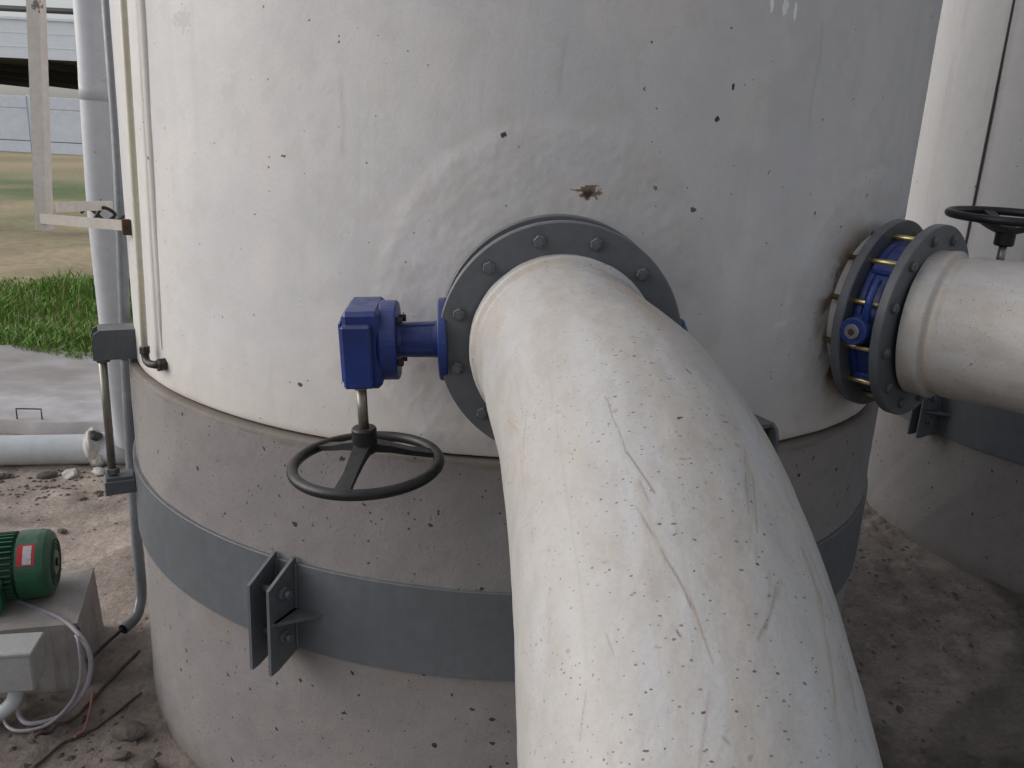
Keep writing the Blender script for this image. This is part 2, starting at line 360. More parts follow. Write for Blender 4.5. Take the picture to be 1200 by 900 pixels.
dirt = np.array([.47, .39, .335]); paint[..., :3] = dirt
lumpy = sst(fbm(GX*1.7, GY*1.7, 21, 4), .45, .65)[..., None]
paint[..., :3] = paint[..., :3]*(1-.22*lumpy)
dk = sst(fbm(GX*7+3, GY*7, 29, 4), .56, .70)[..., None]; paint[..., :3] *= (1-.25*dk)
# darker earth in front of the motor and along the pedestal
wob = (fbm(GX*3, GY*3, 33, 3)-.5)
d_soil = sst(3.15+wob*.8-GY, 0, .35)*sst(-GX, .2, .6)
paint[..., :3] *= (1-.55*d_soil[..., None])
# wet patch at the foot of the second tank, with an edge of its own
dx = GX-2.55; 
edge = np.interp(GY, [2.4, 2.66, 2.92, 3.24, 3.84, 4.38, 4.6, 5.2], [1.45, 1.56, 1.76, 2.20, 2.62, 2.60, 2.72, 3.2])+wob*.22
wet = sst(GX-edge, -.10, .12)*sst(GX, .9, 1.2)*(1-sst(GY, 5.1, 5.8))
shade_near = sst(GX, .3, .9)*sst(3.0+wob*.9-GY, -.1, .5)*.45  # shade close to the viewer, painted into the right-hand earth
paint[..., :3] = paint[..., :3]*(1-np.maximum(.70*wet, shade_near+.42*sst(GX, .3, .9)*sst(GY, 1, 1.5)*(1-sst(GY, 6, 7.2)))[..., None]); paint[..., 3] = 1-.75*wet  # besides the wet patch, shade over the right side is put into the colour
# lawn beyond the slab
lawn = sst(GY+wob*1.2+np.where(GX > 0, -1.0, 0), 7.3, 8.2)[..., None]
dry = np.array([.46, .37, .23]); grn = np.array([.14, .21, .075])
n1 = fbm(GX*.35, GY*.9, 41, 4)
strip = np.exp(-((GY-27)/6.5)**2)*1.0+.30*sst(n1, .45, .65)
gm = np.clip(strip*sst(n1, .25, .55), 0, .9)[..., None]
lc = dry*(1-gm)+grn*gm
lc = lc*(.45+1.1*fbm(GX*1.1, GY*2.6, 47, 6, 2.2, .65))[..., None]
tr = np.exp(-((GY-17.0-(GX+9.7)*.02)/.35)**2)[..., None]; lc = lc*(1-.45*tr)
paint[..., :3] = paint[..., :3]*(1-lawn)+lc*lawn
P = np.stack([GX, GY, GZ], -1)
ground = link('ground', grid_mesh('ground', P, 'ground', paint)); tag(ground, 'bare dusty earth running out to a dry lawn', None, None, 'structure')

# ------------------------------------------------------------------ concrete slab by the tank
def slab_mesh():
    xs = np.linspace(-9.5, .9, 150); ys = np.linspace(0, 1, 46); X, T = np.meshgrid(xs, ys, indexing='ij')
    y0 = 5.66+(X+3.3)*.16*0+.10*sst(X, -4, -2)+(fbm(X*3, X*0, 61, 3)-.5)*.05; Y = y0+(7.72+(fbm(X*1.5, X*0+5, 63, 3)-.5)*.2-y0)*T
    Z = .085+(fbm(X*1.2, Y*1.2, 65, 3)-.5)*.02
    P = np.stack([X, Y, Z], -1)
    e0 = P[:, :1].copy(); e0[..., 2] = -.08; e1 = P[:, -1:].copy(); e1[..., 2] = -.08
    return np.concatenate([e0, P, e1], 1)
slab = link('concrete_apron', grid_mesh('concrete_apron', slab_mesh(), 'slab', None, flip=False)); tag(slab, 'flat concrete apron with damp stains between the earth and the grass', None, None, 'structure')

# ------------------------------------------------------------------ tanks
def shell_points(a0, a1, na, zs, patches):
    """angles run over the wall; patches are raised laminate round each nozzle"""
    An = np.linspace(a0, a1, na); A, Z = np.meshgrid(An, zs, indexing='ij')
    r = np.full(A.shape, RT)+(fbm(A*3.0, Z*1.2, 71, 3)-.5)*.012+(fbm(A*18, Z*10, 73, 3)-.5)*.0012
    # rounded knuckle at the foot
    k = np.clip((Z_RIM+.018-Z)/.018, 0, 1); r -= .005*k**2
    for pa, pz, pr, amp in patches:
        ds = (A-pa)*RT; dz = Z-pz; d = np.hypot(ds, dz); ang = np.arctan2(dz, ds)
        pe = pr*(1+.10*(fbm(ang*1.6+7, ang*0, 75, 3)-.5)*2)
        r += amp*(1-sst(d, pe-.05, pe+.012)); r += amp*.5*(1-sst(d, pe*.72-.07, pe*.72))
        wr = sst(d, .2, .3)*(1-sst(d, pe-.03, pe)); r += wr*((fbm(ds*13+3, dz*13, 77, 5, 2.1, .6)-.5)*.0038+(fbm(ds*60, dz*60, 79, 2)-.5)*.0014)
    return A, Z, r
def build_tank(name, label, C, dense, top):
    t = thing(name, label, 'tank', (C[0], C[1], Z_RIM))
    def finish(A, Z, r): return np.stack([np.cos(A)*r, np.sin(A)*r, Z-Z_RIM], -1)
    if dense:
        zs = np.concatenate([[Z_RIM+.008, Z_RIM+.010], np.arange(Z_RIM+.014, 2.68, .0065), np.linspace(2.75, top, 12)])
        a0, a1 = R(190), R(352)
        A, Z, r = shell_points(a0, a1, 660, zs, [(A1-PI/2+2*PI, ZN, .50, .0036), (A2-PI/2+2*PI, ZN, .43, .003)])
        pt = np.zeros(A.shape+(4,)); s = A*RT
        brown = (.36, .27, .20)
        # rust-brown tide line at the foot, uneven
        over(pt, brown, .55*(1-sst(Z-Z_RIM, .0, .012+.04*fbm(A*9, A*0, 81, 4))))
        over(pt, (.58, .53, .45), .4*(1-sst(Z-Z_RIM, .02, .10+.30*fbm(A*6, A*0+3, 83, 4))))
        # faint vertical run marks
        run = sst(fbm(A*55, Z*.9, 85, 3), .60, .74)*sst(fbm(A*5, Z*2, 86, 3), .42, .62); over(pt, (.52, .49, .47), .22*run)
        bl = sst(fbm(A*5, Z*2.2, 87, 4), .52, .72); over(pt, (.57, .565, .58), .55*bl); bl2 = sst(fbm(A*7+4, Z*3+8, 92, 5), .54, .70); over(pt, (.70, .655, .63), .5*bl2); over(pt, (.56, .53, .51), .35*sst(fbm(A*22, Z*14, 93, 5), .60, .72))
        # patch outline and dirt round the laminate
        for pa, pz, pr in ((A1-PI/2+2*PI, ZN, .50), (A2-PI/2+2*PI, ZN, .43)):
            ds = (A-pa)*RT; dz = Z-pz; d = np.hypot(ds, dz); ang = np.arctan2(dz, ds)
            pe = pr*(1+.10*(fbm(ang*1.6+7, ang*0, 75, 3)-.5)*2)
            over(pt, (.50, .45, .41), .35*np.exp(-((d-pe)/.012)**2)*sst(fbm(ang*4, d*5, 88, 3), .35, .6))
            over(pt, (.56, .52, .50), .6*(1-sst(d, pe-.03, pe+.01))*sst(fbm(ds*9, dz*9, 89, 5), .3, .7))
        # rust weeping at the second nozzle root
        pa = A2-PI/2+2*PI; ds = (A-pa)*RT; dz = Z-ZN; d = np.hypot(ds, dz)
        over(pt, (.10, .055, .035), .9*np.exp(-((d-.225)/.03)**2)*sst(-ds, .0, .15)*sst(fbm(ds*22, dz*22, 90, 4), .40, .62))
        over(pt, (.30, .20, .14), .6*np.exp(-((d-.25)/.06)**2)*sst(-ds, -.05, .15)*sst(fbm(ds*9, dz*9, 91, 4), .35, .65))
        # peeled spot above the first nozzle, scuffed spot upper left, hairline cracks, pale streaks
        for a, z0, z1 in ((-1.500, 2.28, 2.46), (-1.028, 2.25, 2.55), (-1.86, 2.12, 2.35), (-1.18, 1.45, 1.62)):
            ln = np.exp(-(((A-(a+2*PI))*RT-(fbm(Z*9, Z*0, 112, 3)-.5)*.02)/.005)**2)*sst(Z, z0, z0+.04)*(1-sst(Z, z1-.04, z1)); over(pt, (.40, .37, .36), .35*ln)
        fr = link('shell', grid_mesh('shell', finish(A, Z, r), 'frp', pt), t)
        # the rest of the wall and a shallow domed roof
        zs2 = np.array([Z_RIM+.008, Z_RIM+.05, 2.0, 3.0, top]); A, Z, r = shell_points(a1, a0+2*PI, 90, zs2, [])
        link('shell', grid_mesh('shell', finish(A, Z, np.full(A.shape, RT)), 'frp', np.zeros(A.shape+(4,))), t)
    else:
        zs = np.concatenate([[Z_RIM+.008], np.linspace(Z_RIM+.02, top, 60)]); A, Z, r = shell_points(0, 2*PI, 200, zs, [])
        pt = np.zeros(A.shape+(4,))
        over(pt, (.45, .36, .28), .6*(1-sst(Z-Z_RIM, .0, .06+.1*fbm(A*9, A*0, 81, 3))))
        run = sst(fbm(A*40, Z*.8, 95, 3), .58, .74); over(pt, (.52, .49, .46), .35*run)
        r = np.full(A.shape, RT)+(fbm(np.cos(A)*3+9, Z*1.2+np.sin(A)*3, 71, 3)-.5)*.012
        link('shell', grid_mesh('shell', finish(A, Z, r), 'frp', pt), t)
        MB().tube([(math.cos(R(195.2))*(RT+.004), math.sin(R(195.2))*(RT+.004), z) for z in np.linspace(.02, top-Z_RIM, 12)], .007, 8).build('vertical_seam', 'seam', t)
    h = top-Z_RIM
    MB().lathe([(RT+.012, h-.02), (RT+.012, h), (RT*.8, h+.16), (RT*.45, h+.27), (1e-3, h+.31)], seg=96, smooth=True).build('roof', 'frp_plain', t)
    MB().lathe([(RT-.006, .008), (RT-.03, .008), (RT-.03, -.0005), (1e-3, -.0005)], seg=96).build('floor', 'frp_plain', t)
    return t
tank1 = build_tank('storage_tank', 'large white fibreglass storage tank in the foreground, with two flanged outlets', C1, True, 5.4)
tank2 = build_tank('storage_tank', 'white fibreglass tank at the right edge, behind the foreground tank, with a vertical dark seam', C2, False, 5.4)

def ring_bolts(parent, mesh, n=12, phase=R(15), y=0.0, rad=RBC):
    for k in range(n):
        a = phase+2*PI*k/n; b = link('bolt', mesh, parent); b.location = (rad*math.cos(a), y, rad*math.sin(a)); b.rotation_euler = (0, random.uniform(0, 1), 0)
def make_nozzle(N):
    p, rot = frame(N); o = rot @ Vector((0, -1, 0)); base = p-Vector((C1[0], C1[1], Z_RIM)); b0 = -2*FT-FG
    n = MB().lathe([(.250, b0-.11), (.243, b0-.048), (.230, b0-.038), (.220, b0-.024), (.216, b0+.002), (.17, b0+.002), (.17, b0-.11)], base, o, 72, smooth=True)
    nz = n.build('nozzle', 'frp_plain', tank1)
    MB().ring(.165, RF, FT, base+o*b0, o, 96).build('nozzle_flange', 'slate', nz)
make_nozzle(N1); make_nozzle(N2)

# ------------------------------------------------------------------ pedestals
def make_pedestal(name, label, C, dense):
    t = thing(name, label, 'pedestal', (C[0], C[1], 0))
    na = 620 if dense else 200
    zs = np.concatenate([np.linspace(-.12, 1.34, 150 if dense else 50), [1.352, 1.361, 1.367, 1.370, 1.3712, 1.3712]])
    A, Z = np.meshgrid(np.linspace(0, 2*PI, na, endpoint=False), zs, indexing='ij')
    ca, sa = np.cos(A), np.sin(A)
    r = np.full(A.shape, RP)+(fbm(ca*4+9, Z*3+sa*4, 131, 4)-.5)*.010+(fbm(A*30, Z*18, 133, 3)-.5)*.0025
    k = np.clip((Z-1.359)/.0122, 0, 1); r -= (1-np.sqrt(np.maximum(0, 1-k*k)))*.010
    r[:, -1] = RT-.12
    pt = np.zeros(A.shape+(4,))
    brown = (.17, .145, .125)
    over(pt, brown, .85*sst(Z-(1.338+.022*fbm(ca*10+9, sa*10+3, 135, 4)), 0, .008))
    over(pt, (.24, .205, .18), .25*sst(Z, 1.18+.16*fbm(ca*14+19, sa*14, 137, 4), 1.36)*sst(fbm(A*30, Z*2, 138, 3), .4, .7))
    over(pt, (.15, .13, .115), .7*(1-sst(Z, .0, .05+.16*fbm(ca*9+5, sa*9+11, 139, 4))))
    band_s = sst(fbm(ca*5+3, Z*2.5+sa*5, 141, 4), .55, .72); over(pt, (.30, .28, .27), .4*band_s)
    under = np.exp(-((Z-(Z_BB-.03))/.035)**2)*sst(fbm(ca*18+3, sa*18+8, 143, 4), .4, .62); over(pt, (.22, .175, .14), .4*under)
    P = np.stack([ca*r, sa*r, Z], -1)
    g = grid_mesh('plinth', np.swapaxes(P, 0, 1), 'ped', np.swapaxes(pt, 0, 1), wrap=True)
    link('plinth', g, t)
    return t
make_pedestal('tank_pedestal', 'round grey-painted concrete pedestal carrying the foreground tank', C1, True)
make_pedestal('tank_pedestal', 'round grey pedestal carrying the tank at the right edge', C2, False)

# ------------------------------------------------------------------ steel bands with clamp lugs
def make_band(label, C, lug_a, group):
    t = thing('steel_band', label, 'band', (C[0], C[1], Z_BB), 0, group)
    h = Z_BT-Z_BB; MB().lathe([(RP-.004, .0), (RB-.002, .0), (RB, .002), (RB, h-.002), (RB-.002, h), (RP-.004, h)], seg=220, smooth=False, closed=True).build('hoop', 'band', t)
    rot = Matrix.Rotation(lug_a, 3, 'Z')      # local x = radial, y = tangential
    for y in (-.034, .034):
        poly = [(RB-.006, -.005), (RB+.085, -.028), (RB+.115, -.028), (RB+.115, h-.035), (RB+.005, h+.018), (RB-.006, h+.018)]
        MB().prism(poly, y-.005, y+.005, rot).build('lug_plate', 'slate', t)
    MB().prism([(RB-.004, .128), (RB+.10, .128), (RB+.10, .138), (RB-.004, .138)], .039, .048, rot).add([rot @ Vector(v) for v in ((RB-.004, .039, .128), (RB+.105, .039, .128), (RB-.004, .13, .128), (RB-.004, .039, .138), (RB+.105, .039, .138), (RB-.004, .13, .138))], [(0, 1, 2), (3, 5, 4), (0, 3, 4, 1), (1, 4, 5, 2), (2, 5, 3, 0)]).build('gusset', 'slate', t)
    for y in (-.034, .034):
        for e in (-.008, .008): MB().tube([rot @ Vector((RB+.001+random.uniform(0, .0015), y+e, z)) for z in np.linspace(0, h, 26)], [random.uniform(.0035, .006) for _ in range(26)], 8).build('weld_bead', 'slate', t)
    me = MB().disc(.021, .014, (0, 0, 0), (0, 1, 0), 6, .002).tube([(0, .014, 0), (0, .03, 0)], .011, 10).tube([(0, -.076, 0), (0, 0, 0)], .011, 10).disc(.021, .014, (0, -.082, 0), (0, 1, 0), 6, .002).mesh('bolt', 'slate')
    for z in (.075, .215):
        b = link('bolt', me, t); b.location = rot @ Vector((RB+.06, .0385, z)); b.rotation_euler = (0, 0, lug_a)
    return t
make_band('wide blue-grey steel band clamped round the foreground pedestal', C1, -1.978, None)
make_band('dark steel band round the pedestal at the right edge', C2, R(196.6), None)

# ------------------------------------------------------------------ hold-down tie rods
def make_anchor(label, C, a, group):
    t = thing('tie_rod_anchor', label, 'anchor', (C[0], C[1], Z_BB), a, group); z0 = -Z_BB
    # upper bracket: face plate with one rounded corner, a cap plate and a back plate on the wall
    zt = 1.388+z0; H = .106
    poly = [(RT-.004, zt), (RT+.142, zt), (RT+.142, zt+H-.035), (RT+.134, zt+H-.012), (RT+.116, zt+H), (RT-.004, zt+H)]
    ub = MB().prism(poly, -.055, -.045).prism(poly, .045, .055).box((RT+.06, 0, zt+H-.006), (.12, .09, .011)).box((RT+.072, 0, zt+.012), (.13, .09, .012)).build('upper_bracket', 'slate', t)
    MB().tube([(RT+.112, 0, .22), (RT+.112, 0, zt+.07)], .0145, 12).build('rod', 'stem', t)
    hexm = MB().disc(.026, .022, (0, 0, 0), (0, 0, 1), 6, .002).mesh('nut', 'slate')
    for z in (zt+.019, zt-.018, .236): n = link('nut', hexm, t); n.location = (RT+.112, 0, z)
    MB().box((RT+.089, 0, .192), (.105, .09, .052), bev=.003).box((RT+.089, 0, .224), (.09, .075, .012)).build('lower_bracket', 'slate', t)
    return t
make_anchor('slate-grey hold-down bracket and rod at the left edge of the foreground tank', C1, R(207.5), None)
make_anchor('slate-grey hold-down bracket and rod half hidden behind the big white pipe', C1, -1.125, None)

# ------------------------------------------------------------------ butterfly valves
def make_valve():
    t = thing('butterfly_valve', '', 'valve')
    g = FG/2-.002
    body = MB().lathe([(.175, -g), (.234, -g), (.237, -g+.005), (.237, -.022), (.232, -.018), (.232, .018), (.237, .022), (.237, g-.005), (.234, g), (.175, g)], (0, 0, 0), (0, 1, 0), 72, closed=True, smooth=False)
    for k in (R(45), R(135), R(225), R(315)):
        body.box((.222*math.cos(k), 0, .222*math.sin(k)), (.05, FG-.012, .05), Matrix.Rotation(-k, 3, 'Y'), .008)
    bo = body.build('body', 'blue', t)
    MB().disc(.178, .012, (0, -.006, 0), (0, 1, 0), 48).build('disc', 'plug', t)
    # blind end of the shaft, with its plug and a curved rib
    MB().lathe([(.040, .20), (.040, .245), (.039, .262), (.039, .302), (.036, .307), (.02, .307)], (0, 0, 0), (1, 0, 0), 32).build('shaft_boss', 'blue', bo)
    MB().disc(.022, .009, (.306, 0, 0), (1, 0, 0), 24).build('shaft_plug', 'plug', bo)
    MB().disc(.010, .003, (.3145, 0, 0), (1, 0, 0), 6, .0008).build('plug_socket', 'fit', bo)
    MB().tube(smooth_path([(.275, -.02, -.03), (.285, -.022, -.085), (.262, -.02, -.125), (.228, -.012, -.135)]), .0105, 10).build('lifting_rib', 'blue', bo)
    # neck towards the gearbox
    MB().lathe([(.05, -.20), (.055, -.235), (.048, -.262), (.098, -.266), (.100, -.270), (.100, -.284), (.097, -.287), (.046, -.288), (.044, -.30), (.042, -.375), (.046, -.386)], (0, 0, 0), (1, 0, 0), 40).build('neck', 'blue', t)
    MB().box((-.34, -.012, .036), (.09, .018, .016), bev=.003).box((-.34, -.034, -.012), (.09, .016, .018), bev=.003).build('neck_ribs', 'blue', t)
    gb = MB().lathe([(1e-3, -.425), (.094, -.425), (.096, -.421), (.096, -.388), (.093, -.384), (1e-3, -.384)], (0, 0, 0), (1, 0, 0), 48).box((-.462, -.004, -.002), (.086, .176, .186), bev=.010).build('gearbox', 'blue', t)
    MB().box((-.471, -.078, -.012), (.068, .070, .150), bev=.005).build('worm_housing', 'blue', gb)
    MB().box((-.510, -.004, -.010), (.012, .140, .150), bev=.005).build('end_cover', 'blue', gb)
    bm = MB().disc(.010, .014, (0, 0, 0), (1, 0, 0), 6, .0015).mesh('cover_bolt', 'fit')
    for x, sgn, rr in ((-.384, 1, .070), (-.516, -1, .062)):
        for k in (range(4) if sgn > 0 else (0,)):
            a = R(35+90*k); b = link('cover_bolt', bm, gb); b.location = (x-(.014 if sgn < 0 else 0), rr*math.cos(a), rr*math.sin(a))
    MB().tube([(-.471, -.078, -.085), (-.471, -.078, -.215)], .0125, 16).lathe([(.0195, -.086), (.0195, -.094), (.0135, -.096)], (-.471, -.078, 0), (0, 0, 1), 20).build('stem', 'stem', t)
    wc = Vector((-.471, -.078, -.288))
    hub = MB().lathe([(.013, .094), (.027, .094), (.030, .090), (.030, .040), (.025, .030), (.013, .028)], wc, (0, 0, 1), 28).build('handwheel_hub', 'black', t)
    MB().tube([wc+Vector((.176*math.cos(2*PI*k/72), .176*math.sin(2*PI*k/72), 0)) for k in range(72)], .0135, 14, closed=True).build('handwheel_rim', 'black', hub)
    for k in range(3):
        a = R(-102+120*k); d = Vector((math.cos(a), math.sin(a), 0)); sd = Vector((-d.y, d.x, 0)); vs = []; fs = []
        for i, (q, z, ww, th) in enumerate(((.016, .046, .021, .022), (.06, .034, .018, .018), (.11, .016, .016, .014), (.172, .0, .019, .012))):
            for e, f in ((-1, 1), (1, 1), (1, -1), (-1, -1)): vs.append(wc+d*q+sd*(ww*e)+Vector((0, 0, z+th*.5*f)))
            if i: fs += [((i-1)*4+j, (i-1)*4+(j+1) % 4, i*4+(j+1) % 4, i*4+j) for j in range(4)]
        MB().add(vs, fs+[(0, 1, 2, 3), (12, 15, 14, 13)]).build('spoke', 'black', hub)
    return t
def set_frame(o, N, spin, d):
    p, rot = frame(N); o.location = p+rot @ Vector((0, d, 0)); o.rotation_mode = 'QUATERNION'
    o.rotation_quaternion = (rot @ Matrix.Rotation(spin, 3, 'Y')).to_quaternion()
valve1 = make_valve(); valve2 = copy_tree(valve1)
set_frame(valve1, N1, R(-3.5), FT+FG/2); set_frame(valve2, N2, R(180-2), FT+FG/2)
valve1['label'] = 'blue butterfly valve with gearbox and black handwheel hanging left of the big pipe'
valve2['label'] = 'blue butterfly valve with upright black handwheel on the right-hand outlet'
valve1['group'] = valve2['group'] = 'butterfly valves on the foreground tank'

# ------------------------------------------------------------------ outlet pipes (flange, flared stub, long elbow down to the ground)
def make_outlet():
    t = thing('outlet_pipe', '', 'pipe')
    s0, rho, tilt, el, yaw = .508, .986, -.079, .026, .070
    o = Vector((math.sin(yaw)*math.cos(el), -math.cos(yaw)*math.cos(el), math.sin(el))); hh = Vector((math.cos(yaw), math.sin(yaw), 0)); u = hh.cross(o)
    if u.z < 0: u = -u
    dn = -u*math.cos(tilt)+hh*math.sin(tilt); side = dn.cross(o)
    o, dn, side = (np.array(x) for x in (o, dn, side))
    smax = s0+rho*PI/2; end_z = -rho-.02
    ss = np.concatenate([np.arange(-.001, .12, .004), np.arange(.12, .55, .0035), np.arange(.55, 1.26, .0019), np.linspace(1.27, smax, 50), np.linspace(smax+.02, smax+.72, 12)])
    T = np.concatenate([np.arange(-1.45, 2.0, .0092), np.linspace(2.02, 2*PI-1.45, 60, endpoint=False)])
    S, TH = np.meshgrid(ss, T, indexing='ij')
    ct = np.zeros((len(ss), 3)); up = np.zeros((len(ss), 3))
    for i, x in enumerate(ss):
        if x < s0: ct[i] = o*x; up[i] = -dn
        elif x < smax: q = (x-s0)/rho; ct[i] = o*s0+o*rho*math.sin(q)+dn*rho*(1-math.cos(q)); up[i] = -dn*math.cos(q)+o*math.sin(q)
        else: ct[i] = o*s0+o*rho+dn*(rho+x-smax); up[i] = o
    prof = np.interp(ss, [-.01, .0, .030, .046, .056, .063, .069, .078, .094, .12, .16, .22, 9], [.214, .214, .2145, .2170, .2168, .2075, .1995, .2000, .2052, .2062, .2035, .202, .202])
    cT, sT = np.cos(TH), np.sin(TH)
    r = prof[:, None]+(fbm(S*3.2+cT*1.1, sT*1.1+7, 201, 3)-.5)*.008*sst(S, .05, .2)+(fbm(S*14+cT*4, sT*4+3, 203, 3)-.5)*.0022+(fbm(S*60, TH*12, 204, 2)-.5)*.0006
    P = ct[:, None]+r[..., None]*(cT[..., None]*up[:, None]+sT[..., None]*side)
    pt = np.zeros(S.shape+(4,)); TW = (TH+PI) % (2*PI)-PI
    X, Y = S, TW*.202
    over(pt, (.42, .385, .35), .35*sst(fbm(S*2.2+2, TW*1.6+9, 205, 5), .40, .80))
    over(pt, (.46, .468, .49), .5*sst(fbm(S*3.1+8, TW*2.1+1, 207, 4), .54, .74))
    streak = sst(fbm(S*2.6, TW*22+40, 209, 3), .60, .76)*sst(fbm(S*4, TW*3+5, 211, 3), .45, .62); over(pt, (.42, .34, .27), .20*streak)
    smud = sst(fbm(S*9, TW*26+80, 213, 4), .64, .75)*sst(fbm(S*3+4, TW*2.5+15, 215, 3), .50, .62); over(pt, (.34, .27, .21), .22*smud)
    over(pt, (.44, .385, .33), .35*sst(fbm(S*6+5, TW*5+31, 231, 6), .45, .80)); over(pt, (.36, .31, .27), .30*sst(fbm(S*24+5, TW*9+31, 233, 5), .52, .78))
    over(pt, (.50, .50, .512), .5*sst(fbm(S*5+15, TW*4+3, 235, 6), .48, .76))
    fine_s = np.zeros(S.shape); rs = np.random.default_rng(12)
    for k in range(15):
        a0, b0, ang, ll = rs.uniform(.6, 1.2), rs.uniform(-.26, .36), rs.normal(0, .5), rs.uniform(.02, .11)
        ca_, sa_ = math.cos(ang), math.sin(ang); uu = (X-a0)*ca_+(Y-b0)*sa_; vv = -(X-a0)*sa_+(Y-b0)*ca_-.3*uu*uu*rs.uniform(-3, 3)
        fine_s = np.maximum(fine_s, rs.uniform(.3, .8)*np.exp(-(vv/.0012)**2)*sst(uu, 0, .01)*(1-sst(uu, ll-.02, ll)))
    over(pt, (.20, .15, .11), .75*fine_s)
    # tan line painted in the flared joint's groove to strengthen its shading
    over(pt, (.50, .42, .34), .75*np.exp(-((S-.072-.010*(fbm(TW*3, TW*0, 217, 3)-.5))/.010)**2)*sst(fbm(TW*7, S*20, 219, 3), .22, .6))
    over(pt, (.40, .29, .19), .65*np.exp(-((Y+.045)/.05)**2)*np.exp(-((S-.42)/.22)**2)*sst(fbm(S*7, TW*9, 221, 4), .36, .66))
    def scratch(s1, t1, s2, t2, wd, col, al, seed):
        a = np.array([s1, t1*.202]); b = np.array([s2, t2*.202]); d = b-a; L2 = (d**2).sum()
        q = np.clip(((X-a[0])*d[0]+(Y-a[1])*d[1])/L2, 0, 1); px = a[0]+q*d[0]; py = a[1]+q*d[1]
        ds = np.hypot(X-px, Y-py+(fbm(X*18, X*0, seed, 2)-.5)*.008)
        over(pt, col, al*np.exp(-(ds/(wd*.27))**2)*sst(fbm(X*40, Y*40, seed+1, 3), .15, .42))
    dkb = (.12, .09, .07); br = (.26, .19, .13)
    for k, (a, b, c, d, wd, col, al) in enumerate(((.785, .489, .885, .454, .0035, br, .8), (.885, .454, .945, .349, .004, dkb, .75), (.955, .489, 1.01, .367, .0045, br, .9), (1.01, .367, 1.07, .279, .0045, dkb, .7),
            (.865, -.349, .955, -.227, .004, br, .6), (.955, -.227, 1.025, -.07, .004, br, .6), (.93, -.27, 1.03, -.11, .004, br, .8), (1.04, -.262, 1.10, -.035, .004, dkb, .7), (1.055, -.175, 1.08, -.052, .005, br, .6), (1.03, -.20, 1.09, -.08, .003, dkb, .7),
            (.845, 1.414, .925, 1.75, .0035, dkb, .9), (.75, 1.39, .86, 1.5, .0025, dkb, .6), (1.105, .838, 1.17, .925, .0035, dkb, .8), (1.035, -.593, 1.15, -.436, .004, br, .9), (1.07, -.75, 1.145, -.646, .006, br, .8),
            (.60, .83, .885, .89, .008, (.38, .345, .315), .5), (.885, .89, 1.11, .855, .008, (.38, .345, .315), .5), (.85, -.175, .97, -.541, .02, (.50, .42, .34), .5), (.99, -.559, 1.045, -.576, .012, br, .7), (.70, -.5, .90, -.75, .012, (.50, .41, .32), .6),
            (.87, -.33, 1.00, -.12, .011, (.36, .30, .24), .4), (1.04, -.25, 1.10, -.05, .011, (.36, .30, .24), .32), (1.0, -.60, 1.14, -.46, .010, (.36, .29, .22), .6), (.90, -.60, 1.05, -.70, .010, (.36, .29, .22), .6), (.93, .44, 1.05, .33, .012, (.38, .33, .28), .5), (1.05, .30, 1.12, .20, .004, br, .8), (.88, -.30, .97, -.17, .003, dkb, .7), (.91, -.31, .99, -.20, .003, dkb, .6), (1.045, -.22, 1.09, -.09, .003, dkb, .8), (1.09, .37, 1.095, .36, .0035, (.03, .03, .03), 1), (.96, 1.05, .964, 1.07, .0035, (.03, .03, .03), 1), (1.178, .22, 1.182, .20, .006, (.25, .24, .24), .9), (1.2, .19, 1.203, .2, .0035, (.04, .04, .04), 1), (.66, .18, .665, .13, .0035, (.05, .05, .05), 1), (.74, -.12, .748, -.14, .005, (.05, .05, .05), 1))):
        scratch(a, b, c, d, wd, col, al, 300+k*3)
    link('pipe_wall', grid_mesh('pipe_wall', P, 'pipe', pt, wrap=True, flip=True), t)
    fl = MB().ring(.17, RF, FT, (0, 0, 0), (0, 1, 0), 128).build('flange', 'slate', t)
    ln = 2*FT+FG
    bm = MB().lathe([(.017, -.0005), (.017, -.002), (1e-3, -.002)], (0, 0, 0), (0, 1, 0), 24).disc(.0150, .009, (0, -.011, 0), (0, 1, 0), 6, .002).tube([(0, -.0135, 0), (0, -.010, 0)], .008, 10).tube([(0, 0, 0), (0, ln+.038, 0)], .0085, 10, mi=1).disc(.0165, .013, (0, ln+.001, 0), (0, 1, 0), 6, .0015, mi=0).mesh('bolt', ['slate', 'zinc'])
    ring_bolts(t, bm)
    return t
pipe1 = make_outlet(); pipe2 = copy_tree(pipe1)
set_frame(pipe1, N1, 0, 0); set_frame(pipe2, N2, 0, 0)
pipe1['label'] = 'big white scratched outlet pipe bending down towards the viewer in the centre'
pipe2['label'] = 'white outlet pipe leaving the frame at the right edge'
pipe1['group'] = pipe2['group'] = 'outlet pipes of the foreground tank'

# ------------------------------------------------------------------ sight tube on the wall
t = thing('sight_tube', 'thin yellowed level tube running down the left of the foreground tank', 'tube', (-1.09, 2.55, 1.45))
def wallpt(a, r, z): return Vector((C1[0]+math.cos(a)*r, C1[1]+math.sin(a)*r, z))-Vector((-1.09, 2.55, 1.45))
MB().tube([wallpt(-2.425+.02*(z-1.47), RT+.034, z) for z in np.linspace(1.475, 5.2, 16)], .0105, 12).build('hose', 'tube', t)
MB().tube(smooth_path([wallpt(-2.425, RT+.034, 1.50), wallpt(-2.424, RT+.034, 1.468), wallpt(-2.412, RT+.034, 1.455), wallpt(-2.39, RT+.033, 1.456), wallpt(-2.375, RT+.022, 1.458), wallpt(-2.372, RT-.01, 1.458)]), .0125, 12).build('elbow', 'fit', t)
MB().disc(.021, .03, wallpt(-2.372, RT-.004, 1.458), wallpt(-2.372, RT+.03, 1.458)-wallpt(-2.372, RT, 1.458), 6).build('union_nut', 'fit', t)
